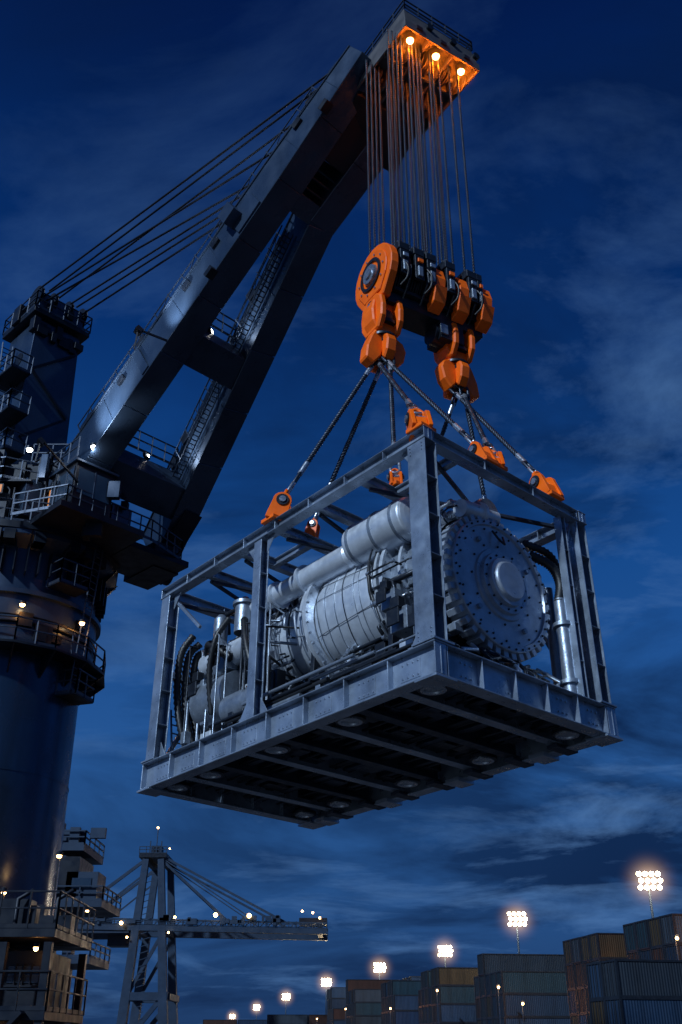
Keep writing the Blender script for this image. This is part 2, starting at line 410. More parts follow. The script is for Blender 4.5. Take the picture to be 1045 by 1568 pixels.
for y in (1.4,3.0,6.12,8.85,10.6):
    r=1.45 if y<7 else 1.05
    pts=[(-1.5,0),(1.5,0)]+[(r*math.cos(a)*.98,3.95-.85+r*math.sin(a)) for a in [-.35-(math.pi-.7)*i/12 for i in range(13)]]
    b.prism([(p[0],p[1]) for p in pts],(3.0,y,.85),AX,AZ,AY,.16,M_DK)
b.box((3.0,LL/2,1.05),(3.4,LL-1.6,.35),M_DK)
for i in range(46):
    y=random.uniform(.9,11.3); x=random.choice([random.uniform(.7,1.7),random.uniform(4.6,5.8),random.uniform(.7,2.)])
    sx,sy,sz=random.uniform(.15,.45),random.uniform(.15,.6),random.uniform(.15,.7)
    b.box((x,y,.8+sz/2+random.choice([0,0,.5,1.1])),(sx,sy,sz),random.choice([M_DK,M_AL2,M_DK,M_AL2,M_AL]))
for y,z,s_ in ((2.5,3.0,.5),(2.1,2.3,.6),(7.4,2.3,.5),(9.7,3.6,.5),(10.9,3.0,.6),(5.0,1.6,.35),(1.4,2.0,.5)):
    b.box((1.25,y,z),(s_*.8,s_,s_),M_AL2); b.box((1.0,y,z+s_*.7),(s_*.4,s_*.5,s_*.5),M_DK)
    b.box((.83,y,z),(.06,s_*.7,s_*.7),M_DK)
b.obj('skid_and_boxes',turb,.015)
b=MB()
def hose(P,r,m,rib=False):
    pts=catmull(P,14 if rib else 6)
    if rib: b.tube(pts,r,m,10,rf=lambda i:r*(1.18 if i%2 else .9))
    else: b.tube(pts,r,m,8)
for k in range(4):
    x=.9+.28*k
    hose([(x,11.2,4.9-.2*k),(x-.2,11.5,4.3),(x-.15,11.65,3.2),(x,11.5,2.0),(x+.3,11.3,1.1)],.11,M_BLK,True)
hose([(4.9,.9,5.0),(5.4,.6,4.7),(5.6,.5,4.2),(5.5,.55,3.6)],.13,M_BLK,True)
hose([(4.6,.8,5.2),(5.6,.7,5.1),(5.95,.7,4.3),(5.9,.7,3.2)],.1,M_BLK,True)
hose([(1.4,10.9,3.9),(1.0,10.4,4.3),(.9,9.8,4.0),(1.1,9.3,3.6)],.13,M_BLK,True)
hose([(1.0,8.6,4.6),(.8,8.2,3.8),(.8,7.9,3.0),(1.1,7.7,2.2)],.1,M_BLK,True)
hose([(1.0,9.4,4.9),(.7,9.6,4.2),(.75,9.9,3.2),(1.0,10.0,2.0)],.09,M_BLK,True)
hose([(1.7,8.9,4.7),(1.4,8.3,5.1),(1.5,7.7,5.2)],.14,M_AL2)
cols=[M_DK,M_AL2,M_AL,M_BLK,M_DK,M_DK]
for i in range(120):
    y=random.uniform(1.2,10.9); a=random.uniform(1.7,4.6); base=1.72 if y<6.3 else (1.45 if y<9 else 1.15)
    if 3.3<y<5.9: 
        a=random.choice([random.uniform(1.3,1.9),random.uniform(4.0,4.7)])
    elif 6.3<y<8.7 and random.random()<.6: a=random.choice([random.uniform(1.4,2.1),random.uniform(3.7,4.6)])
    R=base+random.uniform(0,.3); y2=max(1.0,min(11.4,y+random.uniform(-1.6,1.6)))
    if 3.3<y<5.9: y2=max(3.3,min(6.0,y2))
    elif y<=3.3: y2=min(y2,3.2)
    else: y2=max(y2,6.2)
    da=random.uniform(-.9,.9) if not 3.3<y<5.9 else random.uniform(-.2,.2)
    f=lambda a_,R_,y_:C+AY*y_+V((math.cos(a_),0,math.sin(a_)))*R_
    P=[f(a,R-.3,y),f(a,R,y),f(a,R,(y+y2)/2),f(a,R,y2),f(a+da*.3,R,y2),f(a+da*.7,R,y2),f(a+da,R,y2),f(a+da,R-.3,y2)]
    r=random.choice([.025,.03,.04,.055,.07]); b.tube(P,r,random.choice(cols),7)
    for p in (P[1],P[3]): b.cyl(p-AY*.05,p+AY*.05,r*1.6,M_BOLT,n=8)
cols2=[M_DK,M_AL2,M_BLK,M_DK,M_AL2]
for i in range(34):
    x=random.uniform(.65,1.5); y=random.uniform(6.9,11.4); z1=random.uniform(1.8,4.6)
    b.tube([(x,y,.85),(x,y,z1),(x,y+.1,z1+.1),(x+random.uniform(.3,1),y+random.uniform(-.6,.6),z1+.1)],random.choice([.025,.03,.045]),random.choice(cols2),7)
for i in range(18):
    x=random.uniform(.6,1.6); z=random.uniform(.95,1.7); y=random.uniform(.8,6)
    b.tube([(x,y,z),(x,y+random.uniform(2,5),z)],random.choice([.03,.05,.07]),random.choice(cols2),8)
for i in range(22):
    x=random.uniform(1.8,5.6); y=random.uniform(.9,10.5); z=random.uniform(5.2,5.9)
    b.tube([(x,y,z-.6),(x,y,z),(x,min(11.3,y+random.uniform(.6,2.5)),z),(x+.3,min(11.3,y+1.5),z-.5)],random.choice([.04,.06,.09]),random.choice(cols),8)
for i in range(14):
    x=random.uniform(1.2,5.2); b.tube([(x,.6,.85),(x,.6,1.2),(x+random.uniform(-.8,.8),.65,1.35),(x+random.uniform(-.8,.8),.9,1.6)],random.choice([.03,.05]),random.choice(cols),7)
b.obj('pipework',turb)
b=MB()
for x in (.75,1.15): b.beam((x,11.55,.8),(x,11.9,2.6),.05,.05,M_FR)
for k in range(6): b.beam((.75,11.6+.055*k,1.0+.28*k),(1.15,11.6+.055*k,1.0+.28*k),.035,.035,M_FR)
b.obj('ladder',turb)

# ================================================================== HOOK BLOCK
blk=empty('crane_hook_block',BM)
b=MB()
def circ(cy_,cz_,R,a0,a1,n=20): return [(cy_+R*math.cos(a0+(a1-a0)*i/n),cz_+R*math.sin(a0+(a1-a0)*i/n)) for i in range(n+1)]
cheek=circ(0,.05,1.18,-.45,math.pi+.45,14)+[(-.6,-1.15),(.6,-1.15)]
b.prism(cheek,(-1.92,0,0),AY,AZ,AX,.3,M_OR)
b.prism([(p[0]*.8,p[1]*.8) for p in cheek],(-2.1,0,0),AY,AZ,AX,.06,M_OR)
small=circ(0,.0,1.08,-.4,math.pi+.4,9)+[(-.5,-1.0),(.5,-1.0)]
for x,t in ((-1.2,.08),(-.5,.1),(.0,.42),(.6,.1),(1.0,.4),(1.5,.1),(2.0,.4)):
    b.prism(small,(x,0,0),AY,AZ,AX,t,M_OR if t>.1 else M_DK)
for x in (-.0,1.0,2.0): b.prism([(-1.12,-.3),(-.9,-.9),(-.5,-1.1),(-.5,-.6)],(x,0,0),AY,AZ,AX,.5,M_OR)
b.obj('orange_cheeks',blk,.05)
b=MB()
b.lathe((-2.14,0,.05),(-1,0,0),[(0,.62),(.05,.62),(.05,.5),(0,.5)],M_DK,40)
b.lathe((-2.14,0,.05),(-1,0,0),[(0,.38),(.1,.36),(.1,.2),(.16,.18),(.16,0)],M_BOLT,32)
for k in range(10):
    a=2*math.pi*k/10; b.cyl((-2.12,.76*math.cos(a),.05+.76*math.sin(a)),(-2.17,.76*math.cos(a),.05+.76*math.sin(a)),.04,M_BOLT,n=8)
for x in (-1.65,-1.45,-1.05,-.85,-.68,-.3,.3,.45,.78,1.28,1.65,1.78):
    b.lathe((x,0,0),AX,[(-.07,.3),(-.07,.9),(-.03,.9),(-.005,.8),(.005,.8),(.03,.9),(.07,.9),(.07,.3)],M_DK,40)
b.cyl((-1.9,0,0),(2.25,0,0),.2,M_DK,n=20)
b.box((.15,0,-1.05),(3.9,1.0,.44),M_DK); b.box((.15,0,-.72),(3.6,1.3,.16),M_DK)
for i,x in enumerate((-1.45,-.85,-.35,.45,1.38,1.7)):
    w_=.36 if i<5 else .2
    b.box((x,-1.0,.15),(w_,.12,1.05),M_DK); b.box((x,-1.08,-.05),(w_*.5,.08,.42),M_AL2); b.box((x,-1.12,.4),(w_*.6,.06,.16),M_OR if i%2 else M_BOLT)
    b.box((x,-.55,1.02),(w_*1.2,.8,.14),M_DK); b.box((x,.55,1.02),(w_*1.2,.6,.12),M_DK)
    b.box((x,-.9,.86),(w_*1.2,.3,.3),M_DK)
    b.beam((x-.1,-1.0,.62),(x+.1,-.7,1.0),.07,.07,M_DK)
for x in (-1.55,-.6,.5,1.5): b.tube(catmull([(x,-.9,-.8),(x+.1,-1.15,-.6),(x+.15,-1.15,-.1),(x,-1.0,.3)],5),.04,M_BLK,6)
b.box((.75,-.1,-1.62),(.95,.85,.7),M_DK); b.cyl((.15,-.1,-1.62),(1.3,-.1,-1.62),.38,M_DK,n=20)
b.box((.4,-.55,-1.62),(.3,.06,.4),M_AL2)
b.obj('sheaves_and_frame',blk,.012)
b=MB()
up1=[(.58,.3),(.3,.55),(-.3,.55),(-.58,.3),(-.66,-.1),(-.62,-.55),(-.38,-.95),(.38,-.95),(.62,-.55),(.66,-.1)]
claw=[(-.34,.62),(.3,.62),(.42,.35),(.66,.22),(.76,-.05),(.66,-.5),(.38,-.82),(.2,-.62),(.16,-.4),(-.16,-.36),(-.24,-.6),(-.5,-.95),(-.8,-.8),(-.74,-.3),(-.58,.15)]
for x0,fl in ((-1.72,1),(1.2,-1)):
    for off in (-.34,.34):
        b.prism(up1,(x0+off,0,-1.5),AY,AZ,AX,.22,M_OR)
    b.prism([(p[0]*.9,p[1]) for p in up1],(x0,0,-1.55),AX,AZ,AY,.62,M_OR)
    b.prism([(-.3,.3),(.3,.3),(.42,-.05),(.3,-.3),(-.3,-.3),(-.42,-.05)],(x0,0,-2.3),AX,AZ,AY,.5,M_OR)
    b.prism([(p[0]*fl,p[1]) for p in claw],(x0,-.0,-2.85),AX,AZ,AY,.46,M_OR)
    b.prism([(p[0]*.75,p[1]*.85) for p in claw],(x0,-.0,-2.85),-AY,AZ,AX,.38,M_OR)
b.obj('orange_hooks',blk,.05)
b=MB()
for x0 in (-1.72,1.2):
    b.cyl((x0-.5,0,-1.4),(x0+.5,0,-1.4),.24,M_DK,n=18); b.cyl((x0-.54,0,-1.4),(x0+.54,0,-1.4),.12,M_BOLT,n=18)
    b.cyl((x0,-.36,-1.75),(x0,.36,-1.75),.2,M_DK,n=18)
    b.cyl((x0,0,-2.12),(x0,0,-2.0),.5,M_DK,n=20); b.cyl((x0,0,-2.52),(x0,0,-2.6),.46,M_DK,n=20)
    b.cyl((x0,-.3,-2.75),(x0,.3,-2.75),.21,M_DK,n=18); b.cyl((x0,-.33,-2.75),(x0,.33,-2.75),.1,M_BOLT,n=18)
    b.cyl((x0-.35,0,-3.35),(x0+.35,0,-3.35),.09,M_BOLT,n=12)
b.obj('hook_pins',blk,.01)

# ================================================================== CRANE
crane=empty('harbour_crane')
O=V((-11.4,41.9,23.7+CZ)); c3,s3=.8365,.548; k7=.70711
A=V((k7*c3,-k7*c3,s3)); Q=V((k7,k7,0)); NN=V((-k7*s3,k7*s3,c3))
def BP(s,q,n=0): return O+A*s+Q*q+NN*n
def ql(s): return -2.05+.012*s
def qr(s): return 3.77-.195*s if s<16.5 else .55+.06*(s-16.5)
def hh(s): return 2.25-.022*s if s<17 else 1.876-.09*(s-17)
wd=1.2
b=MB()
def leg(qf,s0,s1,n):
    S=[s0+(s1-s0)*i/n for i in range(n+1)]
    for a,c in zip(S,S[1:]):
        cs=[]
        for s in (a,c):
            h=hh(s)/2; w=wd/2
            cs+=[BP(s,qf(s)-w,-h),BP(s,qf(s)+w,-h),BP(s,qf(s)+w,h),BP(s,qf(s)-w,h)]
        b.add(cs,[(0,1,5,4),(1,2,6,5),(2,3,7,6),(3,0,4,7)]+([(3,2,1,0)] if a==s0 else [])+([(4,5,6,7)] if c==s1 else []),M_CR)
        for sg in (-1,1):
            p0=BP(a+.01,qf(a),sg*hh(a)/2);p1=BP(c-.01,qf(c),sg*hh(c)/2)
            b.beam(p0+NN*sg*.03,p1+NN*sg*.03,wd+.14,.05,M_CR,up=NN)
leg(ql,-1.0,23.2,8); leg(qr,-2.0,22.6,8)
b.obj('boom_legs',crane,.02)
b=MB()
for qf,s1 in ((ql,23),(qr,15)):
    s=1.2
    while s<s1:
        b.beam(BP(s,qf(s)-wd/2-.012,-hh(s)/2+.05),BP(s,qf(s)-wd/2-.012,hh(s)/2-.05),.05,.02,M_CR,up=Q)
        s+=2.9
def slab(s0,s1,q00,q01,q10,q11,n0,n1,m,n0b=None,n1b=None):
    n0b=n0 if n0b is None else n0b; n1b=n1 if n1b is None else n1b
    b.hexa([BP(s0,q00,n0),BP(s0,q01,n0),BP(s1,q11,n0b),BP(s1,q10,n0b),BP(s0,q00,n1),BP(s0,q01,n1),BP(s1,q11,n1b),BP(s1,q10,n1b)],m)
def sl(s0,s1,n0,n1,m,n0b=None,n1b=None): slab(s0,s1,ql(s0)+.58,qr(s0)-.58,ql(s1)+.58,qr(s1)-.58,n0,n1,m,n0b,n1b)
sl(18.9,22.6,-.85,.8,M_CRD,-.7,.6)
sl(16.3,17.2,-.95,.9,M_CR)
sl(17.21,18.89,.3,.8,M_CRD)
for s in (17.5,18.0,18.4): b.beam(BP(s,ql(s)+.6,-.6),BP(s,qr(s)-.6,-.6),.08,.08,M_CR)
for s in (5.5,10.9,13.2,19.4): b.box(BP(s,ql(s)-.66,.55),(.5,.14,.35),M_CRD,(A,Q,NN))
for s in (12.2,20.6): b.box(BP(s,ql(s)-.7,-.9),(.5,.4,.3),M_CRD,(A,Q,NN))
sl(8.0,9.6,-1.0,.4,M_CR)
sl(.6,2.4,-1.0,.6,M_CR)
for q in (ql(0),qr(0)):
    b.hexa([BP(-2.6,q-.5,-1.9),BP(-2.6,q+.5,-1.9),BP(1.5,q+.5,-1.25),BP(1.5,q-.5,-1.25),BP(-2.8,q-.5,-.4),BP(-2.8,q+.5,-.4),BP(1.2,q+.5,-1.05),BP(1.2,q-.5,-1.05)],M_CRD)
    b.cyl(BP(-2.3,q-.9,-1.4),BP(-2.3,q+.9,-1.4),.45,M_CRD,n=24)
for s in (15.5,22.0):
    for q in (ql(s)-.2,ql(s)+.7):
        b.beam(BP(s,q,hh(s)/2),BP(s+.2,q,hh(s)/2+.8),.3,.6,M_CR)
b.beam(BP(14.6,ql(15)-1.2,.3),BP(14.6,ql(15)-.6,.3),.8,.9,M_CR,up=NN)
b.box(BP(15.1,ql(15)-.66,-.2),(1.6,.1,1.3),M_CR,(A,Q,NN)); b.box(BP(6.9,ql(7)-.66,0),(.5,.07,1.9),M_CR,(A,Q,NN))
b.obj('boom_crossbeams',crane,.015)
b=MB()
def brail(qf,off,s0,s1,n0=None):
    n=int((s1-s0)/1.1)
    for i in range(n+1):
        s=s0+(s1-s0)*i/n; p=BP(s,qf(s)+off,hh(s)/2+.05); b.beam(p,p+NN*.9,.05,.05,M_RAIL)
        if i<n and i%2==0:
            s2=s0+(s1-s0)*(i+1)/n; b.beam(p,BP(s2,qf(s2)+off,hh(s2)/2+.9),.03,.03,M_RAIL)
    for z in (.45,.9):
        b.beam(BP(s0,qf(s0)+off,hh(s0)/2+z),BP(s1,qf(s1)+off,hh(s1)/2+z),.045,.045,M_RAIL)
brail(ql,-.5,2,21); brail(qr,-.5,.5,15); brail(ql,.55,2,22); brail(qr,.5,.5,15)
for n_ in (-.1,.8):
    b.beam(BP(1,qr(1)-1.15,n_),BP(15.5,qr(15.5)-.95,n_),.05,.05,M_RAIL); b.beam(BP(1,qr(1)-.72,n_),BP(15.5,qr(15.5)-.7,n_),.05,.05,M_RAIL)
for i in range(60):
    s=1+14.5*i/60; b.beam(BP(s,qr(s)-1.15,-.1),BP(s,qr(s)-.72,-.1),.04,.04,M_RAIL)
    if i%5==0: b.beam(BP(s,qr(s)-1.13,-.1),BP(s,qr(s)-1.13,.8),.04,.04,M_RAIL)
b.tube([BP(s,ql(s)-.4,hh(s)/2+.16) for s in (1,6,12,18,22.5)],.07,M_CRD,6)
b.tube([BP(s,ql(s)-.1,hh(s)/2+.3) for s in (1,6,12,18,22.5)],.1,M_CRD,6)
for (s0,s1) in ((7.8,9.8),(.4,2.6)):
    P=[BP(s0,ql(s0)+.7,.75),BP(s0,qr(s0)-.7,.75),BP(s1,qr(s1)-.7,.75),BP(s1,ql(s1)+.7,.75)]
    b.rail(P,closed=True,sp=.8)
for i in range(30):
    s=random.uniform(2,21.5); b.box(BP(s,ql(s)+random.uniform(-.4,.4),hh(s)/2+.3),(random.uniform(.3,.9),.4,random.uniform(.25,.6)),M_CRD,(A,Q,NN))
for s in (2.5,4.,9.,12.): b.box(BP(s,qr(s)-.5,hh(s)/2+.3),(.5,.4,.6),M_CRD,(A,Q,NN))
b.obj('boom_railings',crane)
# --- boom head
HC=V((3.05,27.15,35.5+CZ)); a_=math.radians(33); Qh=V((math.cos(a_),math.sin(a_),0)); F=V((math.sin(a_),-math.cos(a_),0)); Fc=V((k7,-k7,0)); Fh=F
AH=(F,Qh,V((0,0,1)))
def HP(f,q,z): return HC+Fh*f+Qh*q+V((0,0,z))
b=MB()
HW=1.85
b.hexa([HP(-1.9,-HW,0),HP(1.9,-HW,0),HP(1.9,HW,0),HP(-1.9,HW,0),HP(-2.4,-HW+.1,.9),HP(1.7,-HW+.1,1.0),HP(1.7,HW-.1,1.0),HP(-2.4,HW-.1,.9)],M_HD)
for q in (-HW,-.6,.6,HW): b.box(HP(0,q,-.2),(3.8,.09,.4),M_HD,AH)
b.box(HP(1.9,0,-.2),(.08,2*HW+.1,.42),M_HD,AH)
b.box(HP(.35,0,-.22),(.1,3.5,.36),M_HD,AH)
for q in (-1.2,0,1.2): b.box(HP(1.97,q,-.1),(.06,.3,.2),M_CRD,AH); b.cyl(HP(1.8,q+.6,.5),HP(1.95,q+.6,.5),.16,M_CRD,n=16)
b.hexa([HP(-3.6,-1.7,-1.3),HP(-1.6,-1.8,-.6),HP(-1.6,1.5,-.6),HP(-3.6,1.5,-1.5),HP(-3.6,-1.7,.3),HP(-1.4,-1.8,-.02),HP(-1.4,1.5,-.02),HP(-3.6,1.5,.3)],M_CRD)
for q in (-1.6,-1.4,-1.05,-.6,-.4,-.2,0,.5,.72,.92,1.4,1.7):
    for f in (-.8,.8):
        b.lathe(HP(f,q,-.15),Qh,[(-.05,.1),(-.05,.46),(0,.40),(.05,.46),(.05,.1)],M_HD,28)
for f in (-.8,.8): b.cyl(HP(f,-HW,-.15),HP(f,HW,-.15),.12,M_HD)
b.box(HP(.3,-.2,1.3),(1.2,1.2,.6),M_CRD,AH)
b.box(HP(-1.2,.7,1.3),(.8,.7,.7),M_CRD,AH); b.box(HP(.8,1.1,1.2),(.5,.7,.4),M_CRD,AH)
b.rail([HP(-2.0,-1.7,.95),HP(1.75,-1.75,1.0),HP(1.75,1.75,1.0),HP(-2.0,1.7,.95)],h=.55,sp=.7,mid=(.5,))
for i in range(10): b.box(HP(random.uniform(-1.8,1.4),random.uniform(-1.5,1.5),1.15),(random.uniform(.2,.5),random.uniform(.2,.5),random.uniform(.3,.8)),M_CRD,AH)
b.obj('boom_head',crane,.02)
b=MB()
for q in (-1.3,0,1.3):
    p=HP(1.45,q,-.02); b.cyl(p,p+V((0,0,-.3)),.17,M_HD,n=16); b.lathe(p+V((0,0,-.3)),(0,0,-1),[(0,.14),(.07,.12),(.1,0)],E_OR,16)
    plight('head_lamp',p+V((0,0,-.75)),210,(1,.15,.004),.12,crane)
b.obj('boom_head_lamps',crane)
b=MB()
def rp(x,y,zb=0.1):
    p=BM@V((x,y,zb)); t=V((p.x,p.y,35.35+CZ)); rope(b,p,t,.05,M_ROPE,.28,2,6,4)
for x in (-1.65,-1.45,-1.25,-1.05):
    for y in (-.8,.8): rp(x,y)
for x in (-.68,-.5,-.3,-.15):
    for y in (-.8,.8): rp(x,y)
for x in (.3,.45,.78):
    for y in (-.8,.8): rp(x,y)
for x in (1.28,1.7):
    for y in (-.8,.7): rp(x,y)
b.obj('hoist_ropes',crane)

# --- pedestal
PC=V((-15.7,43.5,0)); F=Fc
def ngon(R,z,n=12,ph=0): return [PC+V((R*math.cos(2*math.pi*i/n+ph),R*math.sin(2*math.pi*i/n+ph),z)) for i in range(n)]
b=MB()
b.lathe(PC,AZ,[(0,4.2),(.6,4.2),(.6,3.75),(6,3.72),(6,3.74),(6.08,3.74),(6.08,3.7),(12,3.62),(12,3.64),(12.08,3.64),(12.08,3.6),(17.2,3.55)],M_PED,128)
b.obj('pedestal',crane)
b=MB()
b.lathe(PC,AZ,[(17.2,3.0),(17.2,4.15),(17.35,4.2),(17.45,4.2),(17.45,3.95),(19.6,3.95),(19.6,4.15),(19.8,4.15),(19.8,3.8),(21.9,3.8),(22.3,4.6),(22.5,4.6)],M_CR,96)
for i in range(48):
    a=2*math.pi*i/48; d=V((math.cos(a),math.sin(a),0)); 
    b.box(PC+d*4.0+AZ*21.2,(.5,.05,1.2),M_CRD,(d,AZ.cross(d),AZ))
b.lathe(PC,AZ,[(22.5,0),(22.5,4.7),(22.52,4.8),(22.85,4.8),(22.85,0)],M_CRD,12)
b.lathe(PC,AZ,[(17.1,3.5),(17.1,4.7),(17.2,4.7),(17.2,3.5)],M_CRD,16)
for i in range(16):
    a=2*math.pi*i/16; d=V((math.cos(a),math.sin(a),0)); 
    b.prism([(0,0),(1.1,0),(0,-1.0)],PC+d*3.6+AZ*17.1,d,AZ,AZ.cross(d),.06,M_CRD)
    b.prism([(0,0),(1.0,0),(0,-1.2)],PC+d*3.75+AZ*22.45,d,AZ,AZ.cross(d),.06,M_CRD)
for i in range(9):
    a=random.uniform(-2.4,-.2); d=V((math.cos(a),math.sin(a),0)); 
    b.box(PC+d*4.0+AZ*random.uniform(17.8,19.2),(.25,random.uniform(.2,.6),random.uniform(.3,.9)),M_CRD,(d,AZ.cross(d),AZ))
for dz,r in ((18.3,.06),(18.6,.04)): b.tube([PC+V((4.03*math.cos(a),4.03*math.sin(a),dz)) for a in [2*math.pi*i/60 for i in range(60)]],r,M_CRD,6,closed=True)
b.obj('slew_ring',crane,.0)
b=MB()
b.rail(ngon(4.7,22.85,12),closed=True,sp=.8); b.rail(ngon(4.6,17.2,16),closed=True,sp=.8)
for z,R0 in ((20.2,4.0),(15.6,3.6)):
    d=V((.75,-.66,0)).normalized() if z>18 else V((.95,-.3,0)).normalized(); t=AZ.cross(d); c=PC+d*(R0+.4)+AZ*z
    b.box(c,(1.0,1.5,.1),M_CRD,(d,t,AZ))
    b.rail([c-t*.75-d*.5,c-t*.75+d*.5,c+t*.75+d*.5,c+t*.75-d*.5],sp=.7)
d=V((.9,-.43,0)).normalized(); t=AZ.cross(d)
for sg in (-.25,.25): b.beam(PC+d*4.3+t*sg+AZ*15.6,PC+d*4.8+t*sg+AZ*23.6,.05,.05,M_RAIL)
for k in range(24): b.beam(PC+d*(4.3+.02*k)+t*.25+AZ*(15.8+.32*k),PC+d*(4.3+.02*k)-t*.25+AZ*(15.8+.32*k),.035,.035,M_RAIL)
b.obj('platform_railings',crane)
b=MB()
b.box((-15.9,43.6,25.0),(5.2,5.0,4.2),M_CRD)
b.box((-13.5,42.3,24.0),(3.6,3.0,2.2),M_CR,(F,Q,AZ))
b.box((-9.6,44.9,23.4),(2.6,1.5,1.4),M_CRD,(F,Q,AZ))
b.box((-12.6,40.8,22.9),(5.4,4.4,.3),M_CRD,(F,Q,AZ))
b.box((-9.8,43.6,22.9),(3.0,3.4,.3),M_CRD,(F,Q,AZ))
for c in ((-14.6,39.9,24.2),(-16.6,40.2,24.5),(-11.0,41.8,23.9)): b.box(c,(1.3,1.1,1.9),M_CR,(F,Q,AZ))
for i in range(48):
    p=V((random.uniform(-19,-10.2),random.uniform(39.0,41.5),22.6+random.uniform(0,4.6)))
    b.box(p,(random.uniform(.2,.8),random.uniform(.2,.6),random.uniform(.3,1.3)),random.choice([M_CR,M_CRD,M_CRD]))
for i in range(22):
    x=random.uniform(-18,-10.5); y=random.uniform(38.8,40); z=random.uniform(22.6,24)
    b.tube([(x,y,z),(x,y,z+random.uniform(.8,3)),(x+random.uniform(-1,1),y+.5,z+2.5)],.05,M_CRD,6)
for i in range(10):
    a=random.uniform(-2.2,-.3); d=V((math.cos(a),math.sin(a),0)); b.box(PC+d*4.2+AZ*22.2,(.9,.5,.5),M_CRD,(d,AZ.cross(d),AZ))
b.obj('slewing_house',crane,.02)
b=MB()
cb=V((-12.1,39.6,24.3)); ax3=(F,Q,AZ)
b.box(cb,(2.2,2.0,2.3),M_CRD,ax3)
b.box(cb+F*1.11+AZ*.25,(.02,1.7,1.3),M_GL,ax3); b.box(cb-Q*1.01+AZ*.25,(1.9,.02,1.3),M_GL,ax3)
for t in (-.95,-.3,.35,.95): b.box(cb-Q*1.03+F*t+AZ*.25,(.07,.04,1.4),M_CR,ax3)
b.box(cb+AZ*1.2,(2.5,2.3,.12),M_CR,ax3)
b.box(cb+F*1.13+AZ*.25,(.04,.07,1.4),M_CR,ax3)
b.box(cb-Q*1.04-F*1.0-AZ*.1,(.1,.05,1.1),E_WIN,ax3)
for (x,y,z,w2,h2) in ((-15.6,38.55,24.3,.3,.4),(-17.2,38.5,23.6,.4,.25),(-16.2,38.5,26.1,.25,.25)):
    b.box((x,y+.1,z),(w2+.12,.12,h2+.12),M_CRD); b.box((x,y+.03,z),(w2,.03,h2),E_WIN)
b.obj('operator_cab',crane,.02)
b=MB()
MC=V((-17.1,44.9,-.5))
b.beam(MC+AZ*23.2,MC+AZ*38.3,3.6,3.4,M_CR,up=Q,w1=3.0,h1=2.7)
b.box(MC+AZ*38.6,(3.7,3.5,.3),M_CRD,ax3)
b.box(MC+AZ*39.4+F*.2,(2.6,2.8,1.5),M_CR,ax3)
for q in (-1.4,-.5,.5,1.4):
    b.lathe(MC+AZ*40.0+F*1.0+Q*q,Q,[(-.09,.1),(-.09,.75),(0,.65),(.09,.75),(.09,.1)],M_CRD,28)
    b.lathe(MC+AZ*39.8-F*1.2+Q*q,Q,[(-.09,.1),(-.09,.65),(0,.55),(.09,.65),(.09,.1)],M_CRD,28)
b.cyl(MC+AZ*36.0-Q*1.36+F*.2,MC+AZ*36.0-Q*1.44+F*.2,.45,M_CRD,n=28)
b.beam(MC+AZ*38-F*1.2,MC+AZ*24-F*4.5,1.2,1.4,M_CR,up=Q)
for i in range(14): b.box(MC+AZ*(38.9+random.uniform(0,1.0))+F*random.uniform(-1.8,1.8)+Q*random.uniform(-1.7,1.7),(random.uniform(.3,.8),random.uniform(.3,.7),random.uniform(.3,1.2)),M_CRD,ax3)
for i in range(12): b.box(MC+AZ*(37.9-random.uniform(0,.8))+F*1.5+Q*random.uniform(-1.5,1.5),(random.uniform(.3,.6),random.uniform(.3,.7),random.uniform(.3,.9)),M_CRD,ax3)
b.obj('mast',crane,.02)
b=MB()
b.rail([MC+AZ*38.75+F*1.85-Q*1.75,MC+AZ*38.75+F*1.85+Q*1.75,MC+AZ*38.75-F*1.85+Q*1.75,MC+AZ*38.75-F*1.85-Q*1.75],closed=True,sp=.9)
for z,f in ((34.0,1.0),(31.1,1.6),(28.5,2.0)):
    c=MC+AZ*z-Q*2.0+F*f; b.box(c,(2.4,1.1,.1),M_CRD,ax3)
    b.rail([c-F*1.2-Q*.55,c+F*1.2-Q*.55,c+F*1.2+Q*.55],sp=.8)
    for sg in (-.3,.3): b.beam(c+Q*sg-F*.8,c+Q*sg-F*1.2+AZ*3.0,.06,.06,M_RAIL)
    for k in range(9): b.beam(c-Q*.3-F*(.8+.045*k)+AZ*.33*k,c+Q*.3-F*(.8+.045*k)+AZ*.33*k,.04,.04,M_RAIL)
for k in range(5):
    z=26+2.2*k; sgn=1 if k%2 else -1
    b.beam(MC+AZ*z+F*(1.7)+Q*(1.2*sgn),MC+AZ*(z+2.2)+F*1.6-Q*(1.2*sgn),.12,.12,M_CRD)
b.rail([cb+AZ*1.3+F*1.2-Q*1.1,cb+AZ*1.3-F*1.2-Q*1.1,cb+AZ*1.3-F*1.2+Q*1.1],sp=.8)
b.rail([V((-14.8,38.6,22.9)),V((-12.2,37.9,23.0)),V((-9.0,41.3,23.0)),V((-7.9,43.5,23.0)),V((-9.3,45.6,23.0))],sp=.7)
b.rail([V((-15.2,41.,27.1)),V((-13.3,41.,27.1)),V((-13.3,44,27.1))],sp=.9)
b.rail([V((-18.5,39.4,25.0)),V((-15.6,38.8,25.0)),V((-14.2,39.4,25.0))],sp=.8); b.box((-16.3,39.6,24.95),(4,1.3,.1),M_CRD)
b.obj('mast_platforms',crane)
b=MB()
